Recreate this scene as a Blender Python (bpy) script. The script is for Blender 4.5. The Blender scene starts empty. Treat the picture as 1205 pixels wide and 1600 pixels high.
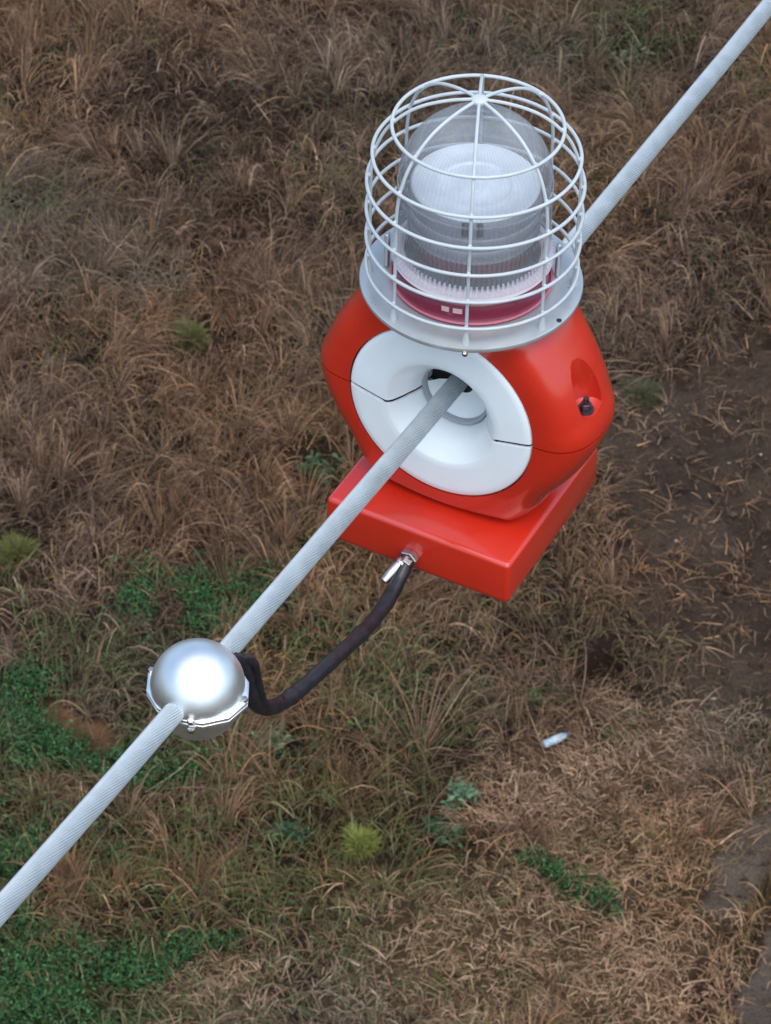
import bpy, bmesh, math
import numpy as np
from mathutils import Vector, Matrix

PI = math.pi
rng = np.random.default_rng(7)
S = bpy.context.scene
COL = S.collection

# ------------------------------------------------------------------ camera
FPX, PITCH, ROLL, CAM_H = 5000.0, 0.747, 0.024, 17.0
F = np.array([0, math.cos(PITCH), -math.sin(PITCH)])
Rr = np.array([1.0, 0, 0]); Uu = np.array([0, math.sin(PITCH), math.cos(PITCH)])
RX = Rr * math.cos(ROLL) + Uu * math.sin(ROLL)
UP = -Rr * math.sin(ROLL) + Uu * math.cos(ROLL)
CAM = np.array([0, 0, CAM_H])
cd = bpy.data.cameras.new('camera')
cam = bpy.data.objects.new('camera', cd); COL.objects.link(cam)
M = Matrix(((RX[0], UP[0], -F[0], 0), (RX[1], UP[1], -F[1], 0), (RX[2], UP[2], -F[2], CAM_H), (0, 0, 0, 1)))
cam.matrix_world = M
cd.sensor_fit = 'VERTICAL'; cd.sensor_height = 24.0; cd.lens = FPX / 1600 * 24.0
cd.clip_end = 500
cd.dof.use_dof = True; cd.dof.focus_distance = 4.1; cd.dof.aperture_fstop = 20
S.camera = cam

# ------------------------------------------------------------------ world, sun, exposure
SUN_EL, SUN_AZ = math.radians(68), math.radians(160)      # azimuth from +Y toward +X
wd = bpy.data.worlds.new('World'); S.world = wd; wd.use_nodes = True
nt = wd.node_tree; bgn = nt.nodes['Background']
sky = nt.nodes.new('ShaderNodeTexSky'); sky.sky_type = 'NISHITA'; sky.sun_disc = False
sky.sun_elevation = SUN_EL; sky.sun_rotation = SUN_AZ
sky.air_density = 1.0; sky.dust_density = 3.0; sky.ozone_density = 1.0
nt.links.new(sky.outputs[0], bgn.inputs[0]); bgn.inputs[1].default_value = 0.15
sl = bpy.data.lights.new('sun', 'SUN'); sl.energy = 0.9; sl.angle = math.radians(110); sl.color = (1.0, 1.0, 0.95)
so = bpy.data.objects.new('sun', sl); COL.objects.link(so)
sd = Vector((math.sin(SUN_AZ) * math.cos(SUN_EL), math.cos(SUN_AZ) * math.cos(SUN_EL), math.sin(SUN_EL)))
so.rotation_euler = sd.to_track_quat('Z', 'Y').to_euler(); so.location = (0, 0, 30)
S.view_settings.view_transform = 'Standard'; S.view_settings.look = 'None'
S.view_settings.exposure = 0.72; S.view_settings.gamma = 1.0
S.render.engine = 'CYCLES'
S.cycles.max_bounces = 10; S.cycles.transparent_max_bounces = 24

# ------------------------------------------------------------------ helpers
def mat(name, base=(0.8,) * 3, rough=0.5, metal=0.0, spec=0.5, coat=0.0, var=0.0, vscale=20.0, bump=0.0, bscale=60.0, rvar=0.0):
    m = bpy.data.materials.new(name); m.use_nodes = True
    n = m.node_tree.nodes; l = m.node_tree.links; b = n['Principled BSDF']
    b.inputs['Base Color'].default_value = (*base, 1); b.inputs['Roughness'].default_value = rough
    b.inputs['Metallic'].default_value = metal; b.inputs['Specular IOR Level'].default_value = spec
    b.inputs['Coat Weight'].default_value = coat; b.inputs['Coat Roughness'].default_value = 0.08
    tc = n.new('ShaderNodeTexCoord')
    if var > 0 or rvar > 0:
        t = n.new('ShaderNodeTexNoise'); t.inputs['Scale'].default_value = vscale; t.inputs['Detail'].default_value = 8
        l.new(tc.outputs['Object'], t.inputs['Vector'])
        if var > 0:
            r = n.new('ShaderNodeMapRange'); r.inputs[1].default_value = 0.3; r.inputs[2].default_value = 0.7
            r.inputs[3].default_value = 1 - var; r.inputs[4].default_value = 1 + var * 0.6
            l.new(t.outputs[0], r.inputs[0])
            mx = n.new('ShaderNodeMix'); mx.data_type = 'RGBA'; mx.blend_type = 'MULTIPLY'; mx.inputs[0].default_value = 1
            mx.inputs[6].default_value = (*base, 1); l.new(r.outputs[0], mx.inputs[7]); l.new(mx.outputs[2], b.inputs['Base Color'])
        if rvar > 0:
            r2 = n.new('ShaderNodeMapRange'); r2.inputs[1].default_value = 0.3; r2.inputs[2].default_value = 0.7
            r2.inputs[3].default_value = rough - rvar; r2.inputs[4].default_value = rough + rvar
            l.new(t.outputs[0], r2.inputs[0]); l.new(r2.outputs[0], b.inputs['Roughness'])
    if bump > 0:
        t2 = n.new('ShaderNodeTexNoise'); t2.inputs['Scale'].default_value = bscale; t2.inputs['Detail'].default_value = 6
        l.new(tc.outputs['Object'], t2.inputs['Vector'])
        bp = n.new('ShaderNodeBump'); bp.inputs['Strength'].default_value = bump; bp.inputs['Distance'].default_value = 0.002
        l.new(t2.outputs[0], bp.inputs['Height']); l.new(bp.outputs[0], b.inputs['Normal'])
    return m

def vcol_mat(name, rough=0.7, trans=0.0, spec=0.25):
    m = bpy.data.materials.new(name); m.use_nodes = True
    n = m.node_tree.nodes; l = m.node_tree.links; b = n['Principled BSDF']
    a = n.new('ShaderNodeAttribute'); a.attribute_name = 'tint'
    l.new(a.outputs['Color'], b.inputs['Base Color']); b.inputs['Roughness'].default_value = rough
    b.inputs['Specular IOR Level'].default_value = spec
    if trans > 0:
        t = n.new('ShaderNodeBsdfTranslucent'); l.new(a.outputs['Color'], t.inputs['Color'])
        mx = n.new('ShaderNodeMixShader'); mx.inputs[0].default_value = trans
        l.new(b.outputs[0], mx.inputs[1]); l.new(t.outputs[0], mx.inputs[2]); l.new(mx.outputs[0], n['Material Output'].inputs[0])
    return m

def np_mesh(name, V, Q, m, parent=None, smooth=True, tint=None, tri=None):
    V = np.asarray(V, np.float32).reshape(-1, 3); Q = np.asarray(Q, np.int32).reshape(-1, 4)
    me = bpy.data.meshes.new(name); me.vertices.add(len(V)); me.vertices.foreach_set('co', V.ravel())
    nt_ = 0 if tri is None else len(tri)
    me.loops.add(Q.size + 3 * nt_); me.polygons.add(len(Q) + nt_)
    idx = Q.ravel(); st = np.arange(len(Q)) * 4
    if nt_:
        tri = np.asarray(tri, np.int32); idx = np.concatenate([idx, tri.ravel()]); st = np.concatenate([st, Q.size + np.arange(nt_) * 3])
    me.loops.foreach_set('vertex_index', idx.astype(np.int32)); me.polygons.foreach_set('loop_start', st.astype(np.int32))
    me.update(calc_edges=True); me.validate()
    me.polygons.foreach_set('use_smooth', np.full(len(me.polygons), smooth))
    if tint is not None:
        ca = me.color_attributes.new('tint', 'FLOAT_COLOR', 'POINT')
        c = np.ones((len(V), 4), np.float32); c[:, :3] = tint; ca.data.foreach_set('color', c.ravel())
    me.materials.append(m)
    o = bpy.data.objects.new(name, me); COL.objects.link(o)
    if parent: o.parent = parent
    return o

def bm_obj(name, bm, m, parent=None, smooth=True, auto=None):
    bmesh.ops.recalc_face_normals(bm, faces=bm.faces[:])
    me = bpy.data.meshes.new(name); bm.to_mesh(me); bm.free()
    for p in me.polygons: p.use_smooth = smooth
    if auto and smooth: me.set_sharp_from_angle(angle=math.radians(auto))
    me.materials.append(m)
    o = bpy.data.objects.new(name, me); COL.objects.link(o)
    if parent: o.parent = parent
    return o

def tag(o, label=None, cat=None, group=None, kind=None):
    if label: o['label'] = label
    if cat: o['category'] = cat
    if group: o['group'] = group
    if kind: o['kind'] = kind
    return o

def empty(name, loc, rz=0.0):
    o = bpy.data.objects.new(name, None); COL.objects.link(o); o.location = loc; o.rotation_euler = (0, 0, rz)
    o.empty_display_size = 0.05
    return o

def frame_of(t):
    t = np.asarray(t, float); t /= np.linalg.norm(t)
    a = np.array([0, 0, 1.0]) if abs(t[2]) < 0.95 else np.array([1.0, 0, 0])
    n = np.cross(a, t); n /= np.linalg.norm(n)
    return n, np.cross(t, n)

def add_tube(bm, pts, r, seg=10, closed=False, cap=True):
    pts = [np.asarray(p, float) for p in pts]; n = len(pts)
    rs = r if hasattr(r, '__len__') else [r] * n
    rings = []; N0 = None
    for i, p in enumerate(pts):
        if closed: t = pts[(i + 1) % n] - pts[i - 1]
        else: t = pts[min(i + 1, n - 1)] - pts[max(i - 1, 0)]
        t = t / np.linalg.norm(t)
        if N0 is None: N0, _ = frame_of(t)
        else: N0 = N0 - t * N0.dot(t); N0 /= np.linalg.norm(N0)
        B0 = np.cross(t, N0)
        rings.append([bm.verts.new(p + rs[i] * (math.cos(a) * N0 + math.sin(a) * B0)) for a in np.linspace(0, 2 * PI, seg, endpoint=False)])
    for i in range(n if closed else n - 1):
        A, B = rings[i], rings[(i + 1) % n]
        for j in range(seg): bm.faces.new((A[j], A[(j + 1) % seg], B[(j + 1) % seg], B[j]))
    if cap and not closed:
        bm.faces.new(rings[0][::-1]); bm.faces.new(rings[-1])

def add_lathe(bm, prof, seg=64, axis='z', center=(0, 0, 0), a0=0.0, a1=2 * PI):
    """prof: list of (radius, height); closed profiles may repeat the first point"""
    full = abs(a1 - a0 - 2 * PI) < 1e-6
    an = np.linspace(a0, a1, seg, endpoint=not full)
    c = np.array(center, float); rings = []
    for (r, h) in prof:
        if r < 1e-9:
            d = {'z': (0, 0, h), 'y': (0, h, 0), 'x': (h, 0, 0)}[axis]
            rings.append([bm.verts.new(c + d)]); continue
        row = []
        for a in an:
            ca, sa = r * math.cos(a), r * math.sin(a)
            d = {'z': (ca, sa, h), 'y': (ca, h, sa), 'x': (h, ca, sa)}[axis]
            row.append(bm.verts.new(c + np.array(d)))
        rings.append(row)
    for A, B in zip(rings, rings[1:]):
        m = len(an) if full else len(an) - 1
        for j in range(m):
            k = (j + 1) % len(an)
            if len(A) == 1 and len(B) == 1: continue
            if len(A) == 1: bm.faces.new((A[0], B[j], B[k]))
            elif len(B) == 1: bm.faces.new((A[j], A[k], B[0]))
            else: bm.faces.new((A[j], A[k], B[k], B[j]))
    return rings

def add_hex(bm, c, r, h, axis, seg=6, bev=0.12, rot=0.0):
    """bolt head / nut with chamfered corners along axis vector"""
    c = np.array(c, float); ax = np.array(axis, float); ax /= np.linalg.norm(ax)
    n, b = frame_of(ax); rings = []
    for rr, hh in ((r, 0), (r, h * (1 - bev)), (r * (1 - bev), h)):
        rings.append([bm.verts.new(c + ax * hh + rr * (math.cos(a + rot) * n + math.sin(a + rot) * b)) for a in np.linspace(0, 2 * PI, seg, endpoint=False)])
    for A, B in zip(rings, rings[1:]):
        for j in range(seg): bm.faces.new((A[j], A[(j + 1) % seg], B[(j + 1) % seg], B[j]))
    bm.faces.new(rings[0][::-1]); bm.faces.new(rings[-1])

def add_rbox(bm, x0, x1, y0, y1, z0, z1, bev, seg=4, draft=0.0):
    r = bmesh.ops.create_cube(bm, size=1)
    for v in r['verts']:
        top = v.co.z > 0
        d = draft if top else 0
        v.co = Vector(((x1 - d) if v.co.x > 0 else (x0 + d), (y1 - d) if v.co.y > 0 else (y0 + d), z1 if top else z0))
    es = list({e for v in r['verts'] for e in v.link_edges})
    if bev > 0: bmesh.ops.bevel(bm, geom=es, offset=bev, segments=seg, profile=0.5, affect='EDGES')

def spline(P, n):
    """Catmull-Rom through points"""
    P = [np.asarray(p, float) for p in P]; P = [2 * P[0] - P[1]] + P + [2 * P[-1] - P[-2]]
    out = []
    for i in range(1, len(P) - 2):
        for t in np.linspace(0, 1, n, endpoint=False):
            a, b, c, d = P[i - 1:i + 3]
            out.append(0.5 * (2 * b + (c - a) * t + (2 * a - 5 * b + 4 * c - d) * t * t + (3 * b - a - 3 * c + d) * t ** 3))
    out.append(P[-2]); return out

# ------------------------------------------------------------------ materials of the lamp
RED = mat('red_gelcoat', (0.55, 0.023, 0.008), 0.30, spec=0.5, coat=1.0, bump=0.04, bscale=14, var=0.10, vscale=9, rvar=0.08)
WHITE = mat('white_plastic', (0.82, 0.92, 0.945), 0.38, var=0.03, vscale=15, bump=0.03)
SILVER = mat('silver_paint', (0.50, 0.55, 0.56), 0.33, metal=0.55, var=0.08, vscale=30, rvar=0.06)
WIRE = mat('white_coated_wire', (0.48, 0.55, 0.575), 0.36, var=0.06, vscale=60, bump=0.05)
DARK = mat('shade_black_and_clips', (0.015, 0.016, 0.018), 0.6)  # flat black painted as shade in seams, bore and hole; also the clips
STEEL = mat('bolt_steel', (0.55, 0.54, 0.52), 0.28, metal=1.0, var=0.15, vscale=80, rvar=0.1)
ALU = mat('cast_aluminium', (0.88, 0.95, 0.96), 0.43, metal=1.0, var=0.05, vscale=25, rvar=0.05, bump=0.05, bscale=120)
STRAND = mat('aluminium_strand', (0.49, 0.56, 0.585), 0.40, metal=0.55, var=0.10, vscale=40, rvar=0.08)
BLACK = mat('black_sheath', (0.016, 0.018, 0.025), 0.30, var=0.4, vscale=60, bump=0.4, bscale=90)
MAG = mat('dark_red_base', (0.20, 0.020, 0.050), 0.25, coat=0.3)
GREYRING = mat('grey_bush', (0.34, 0.38, 0.42), 0.5)
DRUM = mat('lens_grey', (0.42, 0.45, 0.50), 0.30, metal=0.3, var=0.15, vscale=40)
REFL = mat('white_reflector', (0.80, 0.90, 0.92), 0.35, metal=0.1, var=0.15, vscale=18)

def glass_mat():
    m = bpy.data.materials.new('clear_dome_plastic'); m.use_nodes = True
    n = m.node_tree.nodes; l = m.node_tree.links; n.remove(n['Principled BSDF'])
    tr = n.new('ShaderNodeBsdfTransparent'); tr.inputs[0].default_value = (0.90, 0.90, 0.93, 1)
    gl = n.new('ShaderNodeBsdfGlossy'); gl.inputs['Roughness'].default_value = 0.07; gl.inputs[0].default_value = (0.9, 0.92, 0.95, 1)
    df = n.new('ShaderNodeBsdfDiffuse'); df.inputs[0].default_value = (0.50, 0.56, 0.60, 1)
    lw = n.new('ShaderNodeLayerWeight'); lw.inputs[0].default_value = 0.35
    tc = n.new('ShaderNodeTexCoord'); sp = n.new('ShaderNodeSeparateXYZ'); l.new(tc.outputs['Object'], sp.inputs[0])
    at = n.new('ShaderNodeMath'); at.operation = 'ARCTAN2'; l.new(sp.outputs[1], at.inputs[0]); l.new(sp.outputs[0], at.inputs[1])
    mu = n.new('ShaderNodeMath'); mu.operation = 'MULTIPLY'; mu.inputs[1].default_value = 96; l.new(at.outputs[0], mu.inputs[0])
    sn = n.new('ShaderNodeMath'); sn.operation = 'SINE'; l.new(mu.outputs[0], sn.inputs[0])
    bp = n.new('ShaderNodeBump'); bp.inputs['Strength'].default_value = 0.9; bp.inputs['Distance'].default_value = 0.0015
    l.new(sn.outputs[0], bp.inputs['Height']); l.new(bp.outputs[0], gl.inputs['Normal'])
    m1 = n.new('ShaderNodeMixShader'); mr = n.new('ShaderNodeMapRange'); mr.inputs[3].default_value = 0.05; mr.inputs[4].default_value = 0.55
    l.new(lw.outputs['Facing'], mr.inputs[0]); l.new(mr.outputs[0], m1.inputs[0]); l.new(tr.outputs[0], m1.inputs[1]); l.new(gl.outputs[0], m1.inputs[2])
    m2 = n.new('ShaderNodeMixShader'); m3 = n.new('ShaderNodeMapRange'); m3.inputs[1].default_value = -1; m3.inputs[3].default_value = 0.19; m3.inputs[4].default_value = 0.27
    l.new(sn.outputs[0], m3.inputs[0]); l.new(m3.outputs[0], m2.inputs[0])
    l.new(m1.outputs[0], m2.inputs[1]); l.new(df.outputs[0], m2.inputs[2]); l.new(m2.outputs[0], n['Material Output'].inputs[0])
    return m
GLASS = glass_mat()

# ================================================================== the warning light
K = 0.28 / 338.6                      # metres per design unit
PSI = 0.474
O = CAM + K * (FPX * F + 138.697 * RX + 466.861 * UP)      # lamp datum in the world
ZB = -632.0
def LW(u, w, z):                      # lamp design units to world
    c, s = math.cos(PSI), math.sin(PSI)
    return O + K * np.array([c * u + s * w, -s * u + c * w, z])
lamp = empty('warning_light', tuple(O + np.array([0, 0, ZB * K])), -PSI)
tag(lamp, 'red and white aircraft warning light with wire cage clamped on the power line', 'warning light')
def LB(bm):                           # design units to local metres
    for v in bm.verts: v.co = Vector((v.co.x * K, v.co.y * K, (v.co.z - ZB) * K))
    return bm
def lp(name, bm, m, parent=None, smooth=True, auto=40): return bm_obj(name, LB(bm), m, parent or lamp, smooth, auto)

ZC, RI = -343.0, 167.0
# contour of the housing in the u-z plane
_kn = spline([(math.radians(q), r) for q, r in ((-90, 258), (-65, 250), (-50, 241), (-35, 228), (-18, 237), (0, 250), (12, 240), (25, 235), (38, 235), (50, 243), (58, 250), (90, 255))], 10)
KA = np.array([q[0] for q in _kn]); KR = np.array([q[1] for q in _kn])
def rho(th):
    a = math.asin(max(-1, min(1, math.sin(th)))); r = float(np.interp(a, KA, KR)); s = math.sin(a)
    if s > 0.05: r = min(r, 207.0 / s)
    if s < -0.05: r = min(r, 206.0 / -s)
    return r
def shell_bm(a0, a1, n=120):
    bm = bmesh.new(); rows = []
    for th in np.linspace(a0, a1, n):
        R = rho(th); s = math.sin(th); e = 2.6 + 0.5 * max(0, s) + 2.0 * s ** 6
        row = []
        for t in np.linspace(0, PI, 33):
            ct, st = math.cos(t), math.sin(t)
            q = abs(ct) ** (2 / e) * (1 if ct > 0 else -1); r = RI + (R - RI) * abs(st) ** (2 / e) if abs(st) > 1e-6 else RI
            row.append(bm.verts.new((r * math.cos(th), -96 * q, ZC + r * math.sin(th))))
        rows.append(row)
    m = len(rows[0])
    for A, B in zip(rows, rows[1:]):
        for j in range(m): 
            k = (j + 1) % m; bm.faces.new((A[j], A[k], B[k], B[j]))
    bm.faces.new(rows[0]); bm.faces.new(rows[-1][::-1])
    return bm
g = 0.010
upper = lp('upper_shell', shell_bm(g, PI - g), RED)
lower = lp('lower_shell', shell_bm(PI + g, 2 * PI - g), RED)
# pockets for the clamp bolts, cut as wells into both shells
def cut(o, bm):
    LB(bm); me = bpy.data.meshes.new('c'); bmesh.ops.recalc_face_normals(bm, faces=bm.faces[:]); bm.to_mesh(me); bm.free()
    c = bpy.data.objects.new('c', me); COL.objects.link(c); c.parent = lamp
    md = o.modifiers.new('b', 'BOOLEAN'); md.object = c; md.operation = 'DIFFERENCE'; md.solver = 'EXACT'
    bpy.context.view_layer.update()
    dg = bpy.context.evaluated_depsgraph_get()
    nm = bpy.data.meshes.new_from_object(o.evaluated_get(dg)); o.modifiers.clear()
    o.data = nm; bpy.data.objects.remove(c)
    for p in nm.polygons: p.use_smooth = True
    nm.set_sharp_from_angle(angle=math.radians(38))
for sgn in (1, -1):
    b = bmesh.new()
    prof = [(0, -302), (16, -302), (27, -297), (30, -284), (31, -260), (31, -200), (31, -100), (0, -100)]
    add_lathe(b, prof, 40, 'z', (0, 0, 0))
    for v in b.verts: v.co.x = sgn * 224 + v.co.x * 1.0; v.co.y = v.co.y * 1.1 - 16
    cut(upper, b)
    b = bmesh.new()
    add_lathe(b, [(0, -480), (20, -480), (20, -378), (0, -378)], 28, 'z', (sgn * 226, -4, 0))
    cut(lower, b)
    b = bmesh.new(); add_lathe(b, [(0, -297), (14, -297), (14, -293), (0, -293)], 24, 'z', (sgn * 220, -16, -5))
    add_hex(b, (sgn * 220, -16, -298), 9.5, 12, (0, 0, 1)); add_tube(b, [(sgn * 220, -16, -289), (sgn * 220, -16, -276)], 5, 12)
    lp('clamp_bolt', b, mat('dark_bolt', (0.10, 0.10, 0.13), 0.35, metal=0.9), smooth=True, auto=30)
    b = bmesh.new(); add_hex(b, (sgn * 214, -4, -392), 9, 14, (0, 0, 1)); lp('clamp_nut', b, STEEL, auto=30)
b = bmesh.new(); add_rbox(b, -172, 172, -167, 179, -632, -547, 9, 5, 1.5)
lp('base_box', b, RED, auto=60)
# bottom lid seam of the box
b = bmesh.new(); add_rbox(b, -166, 166, -161, 173, -636, -630, 2, 2); lp('bottom_lid', b, RED)
# black core added inside so the seam gaps read as shade
b = bmesh.new(); add_lathe(b, [(100, -88), (163, -88), (163, 88), (100, 88), (100, -88)], 96, 'y', (0, 0, ZC)); lp('core', b, DARK)

# white split face inserts with the flared mouth
def seam_z(u):
    a = abs(u); return float(np.interp(a, [0, 70, 84, 92, 167], [-351, -351, -357, -359.5, -342]))
MC = -345.0
fprof = [(165.3, -70), (165.3, -90), (164.2, -94), (161, -96.5), (150, -97.2), (112, -97.2), (99.5, -97.0), (96.5, -95.4), (91, -90), (84, -83), (77, -76), (70.5, -67), (65, -56), (61, -44), (59, -30), (58, -10)]
def insert_bm(side, upper_half):
    bm = bmesh.new(); rows = []
    for r, w in fprof:
        cz = ZC + (MC - ZC) * min(1, max(0, (165.3 - r) / 60))
        row = []
        def sth(sg):
            zz = seam_z(r * 0.995 * sg); return math.asin(max(-1, min(1, (zz - cz) / r)))
        gp = 4.0 / r
        if upper_half: a0, a1 = sth(1) + gp, PI - sth(-1) - gp
        else: a0, a1 = PI - sth(-1) + gp, 2 * PI + sth(1) - gp
        for a in np.linspace(a0, a1, 90): row.append(bm.verts.new((r * math.cos(a), side * w, cz + r * math.sin(a))))
        rows.append(row)
    # back wall: close with the same outline 6 units inside
    back = []
    for r, w in fprof[::-1]:
        rr = max(54.0, r) + (4 if r < 100 else -3); ww = w + 5 if w < -30 else w
        cz = ZC + (MC - ZC) * min(1, max(0, (165.3 - r) / 60))
        src = rows[len(fprof) - 1 - len(back)]
        row = []
        for v in src:
            dx, dz = v.co.x, v.co.z - cz; L = math.hypot(dx, dz); row.append(bm.verts.new((dx / L * rr, side * ww, cz + dz / L * rr)))
        back.append(row)
    loop = rows + back
    n = len(loop)
    for i in range(n):
        A, B = loop[i], loop[(i + 1) % n]
        for j in range(len(A) - 1): bm.faces.new((A[j], A[j + 1], B[j + 1], B[j]))
    bm.faces.new([r[0] for r in loop]); bm.faces.new([r[-1] for r in loop][::-1])
    return bm
for side in (1, -1):
    for uh in (True, False):
        lp('face_insert', insert_bm(side, uh), WHITE, auto=50)
# inner bore: white sleeve halves, grey clamping bush, black throat painted as the bore's shade
for side in (1, -1):
    b = bmesh.new(); add_lathe(b, [(60.5, side * -42), (57, side * -41.5), (55, side * -39), (54.5, side * -33), (56, side * -30), (64, -30 * side)], 64, 'y', (0, 0, -341))
    lp('clamp_bush', b, GREYRING)
    b = bmesh.new(); add_lathe(b, [(58, side * -33), (50, side * -31), (40, side * -20), (26, side * -13), (18, side * -12)], 64, 'y', (0, 0, -341), PI * 1.0, 2 * PI + 0.02)
    lp('inner_sleeve', b, WHITE)
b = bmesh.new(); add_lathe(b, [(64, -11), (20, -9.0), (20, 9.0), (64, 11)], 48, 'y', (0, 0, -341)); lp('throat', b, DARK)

# -------- cage and its base ring
b = bmesh.new()
add_lathe(b, [(0, -146), (150, -146), (168, -140), (177, -136), (178.6, -132), (177.6, -128.6), (173, -127), (134, -124.5), (120, -124), (0, -124)], 160)
lp('base_ring', b, SILVER)
cage = lp('cage', (lambda b: (add_lathe(b, [(0, 211), (9, 211.5), (13, 214), (13, 218), (9, 221), (0, 222)], 24), b)[1])(bmesh.new()), WIRE)
rings = [(132.2, 168.0), (161.3, 115.2), (169, 62.3), (169, 9.5), (168.5, -43.3), (168, -96.2)]
for r, z in rings:
    b = bmesh.new(); add_tube(b, [(r * math.cos(a), r * math.sin(a), z) for a in np.linspace(0, 2 * PI, 120, endpoint=False)], 3.0, 10, closed=True)
    lp('ring', b, WIRE, cage)
PH = -PI / 2 - 0.058 + PSI           # local azimuth of the bar facing the camera side
for k in range(8):
    a = PH + k * PI / 4; ca, sa = math.cos(a), math.sin(a)
    pr = [(6, 216.5), (40, 212.5), (75, 203), (100, 191), (122, 173.5), (140, 152), (151, 130), (158, 108), (162.2, 80), (163, 50), (163, 0), (163, -60), (163.3, -110), (164, -119)]
    pts = spline([(r * ca, r * sa, z) for r, z in pr], 5)
    b = bmesh.new(); add_tube(b, pts, 2.7, 8)
    for r_, z_ in rings:                 # weld beads where the bar meets each ring
        q = bmesh.ops.create_icosphere(b, subdivisions=2, radius=4.6)
        for v in q['verts']: v.co = Vector(((r_ - 3.6) * ca, (r_ - 3.6) * sa, z_)) + Vector((v.co.x * 0.8, v.co.y * 0.8, v.co.z))
    bar = lp('bar', b, WIRE, cage)
    b = bmesh.new(); add_lathe(b, [(0, -104), (2.9, -104), (4.2, -110), (5.6, -121), (6.4, -124.5), (6.4, -127.0), (0, -127)], 14, 'z', (164 * ca, 164 * sa, 0))
    lp('foot', b, WIRE, bar)
    if k == 0:
        b = bmesh.new(); add_hex(b, (181.5 * ca - 6 * ca, 181.5 * sa - 6 * sa, -136), 4.5, 7, (ca, sa, -0.25)); lp('ring_bolt', b, STEEL)
# drain hole on the base ring, its shade painted as a short black disc
a = PH + 0.98 ; b = bmesh.new(); add_lathe(b, [(0, -126.6), (4.2, -126.6), (4.4, -126.0), (3.4, -125.7), (0, -126.1)], 18, 'z', (172 * math.cos(a), 172 * math.sin(a), -0.4)); lp('drain_hole_disc', b, DARK)

# -------- optics
b = bmesh.new(); add_lathe(b, [(112, -124.3), (127, -124.3), (128, -120), (125.5, -117), (123, -114), (123, -90), (126, -87), (127, -83), (123, -80), (108, -79), (108, -124)], 96)
lampbase = lp('lamp_base', b, MAG)
b = bmesh.new(); add_lathe(b, [(128.2, -121), (130, -119), (128.4, -116.6), (126.2, -117), (126.2, -121), (128.2, -121)], 96)
lp('gasket', b, mat('pink_gasket', (0.55, 0.16, 0.22), 0.35), lampbase)
LBL = mat('label_white', (0.62, 0.45, 0.48), 0.5)
for a0, a1 in ((-0.34, -0.24), (-0.19, -0.07)):
    b = bmesh.new(); row0 = []; row1 = []
    for a in np.linspace(PH + a0, PH + a1, 6):
        row0.append(b.verts.new((123.6 * math.cos(a), 123.6 * math.sin(a), -104))); row1.append(b.verts.new((123.6 * math.cos(a), 123.6 * math.sin(a), -94)))
    for j in range(5): b.faces.new((row0[j], row0[j + 1], row1[j + 1], row1[j]))
    lp('label', b, LBL, lampbase)
CLEAR2 = mat('frosted_collar', (0.80, 0.72, 0.76), 0.25)
b = bmesh.new(); add_lathe(b, [(108, -79), (127, -78.6), (129, -75), (127, -70), (121, -68), (116, -67.5), (108, -67.5)], 96); lp('clear_collar', b, CLEAR2)
b = bmesh.new()                       # comb of teeth at the foot of the lens
for i in range(84):
    a = 2 * PI * i / 84; ca, sa = math.cos(a), math.sin(a); r = 112.5
    q = []
    for (t, rr, z) in ((-2.0, r, -67.6), (2.0, r, -67.6), (2.0, r + 3, -67.6), (-2.0, r + 3, -67.6), (-1.6, r, -57), (1.6, r, -57), (1.6, r + 2, -57), (-1.6, r + 2, -57)):
        q.append(b.verts.new((rr * ca - t * sa, rr * sa + t * ca, z)))
    for f in ((0, 1, 2, 3), (4, 5, 6, 7), (0, 1, 5, 4), (1, 2, 6, 5), (2, 3, 7, 6), (3, 0, 4, 7)): b.faces.new([q[x] for x in f])
lp('lens_teeth', b, mat('teeth_white', (0.82, 0.82, 0.86), 0.3), smooth=False)
b = bmesh.new(); add_lathe(b, [(86, -67), (86, -20), (98, -12), (104, -8)], 96); lp('pedestal', b, MAG)
b = bmesh.new(); nn = 120; rows = []   # ribbed grey inner lens drum
for z, r in ((-24, 100), (-18, 103), (0, 103.5), (2, 101.5), (5, 103.5), (24, 103.5), (26, 101.5), (29, 103), (50, 102), (56, 99)):
    rows.append([b.verts.new(((r + (1.2 if i % 2 else 0)) * math.cos(2 * PI * i / 240), (r + (1.2 if i % 2 else 0)) * math.sin(2 * PI * i / 240), z)) for i in range(240)])
for A, B in zip(rows, rows[1:]):
    for j in range(240): b.faces.new((A[j], A[(j + 1) % 240], B[(j + 1) % 240], B[j]))
drum = lp('lens_drum', b, DRUM, auto=50)
b = bmesh.new(); add_lathe(b, [(99.5, 55), (101, 59), (98, 62.5), (92, 62), (84, 58), (66, 55.5), (62, 57.5), (57, 57.5), (54, 54.5), (30, 53.5), (26, 56), (12, 57), (0, 57.2)], 96)
lp('reflector_plate', b, REFL, drum)
for i in range(4):                    # little clips below the plate rim
    a = PH + (-0.10, 0.12, 1.7, 3.1)[i]; b = bmesh.new(); add_rbox(b, -5, 5, -3, 3, 34, 58, 1, 2)
    for v in b.verts:
        x, y = v.co.x, v.co.y + 104; v.co.x = y * math.cos(a) - x * math.sin(a); v.co.y = y * math.sin(a) + x * math.cos(a)
    lp('clip', b, DARK, drum)
b = bmesh.new()                       # clear dome, thin real wall
def dome(r, h, zb):
    p = [(r + 9, zb), (r + 7, zb + 5), (r + 1.5, zb + 8), (r, zb + 14), (r, zb + 60)]
    return p + [(r * math.cos(t) ** 0.92, zb + 128 + h * math.sin(t)) for t in np.linspace(0, PI / 2 - 1e-6, 26)]
P1 = dome(121.5, 122, -67.5)
P1[-1] = (0, P1[-1][1])
add_lathe(b, P1, 144)
gd = lp('glass_dome', b, GLASS, auto=None)
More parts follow.
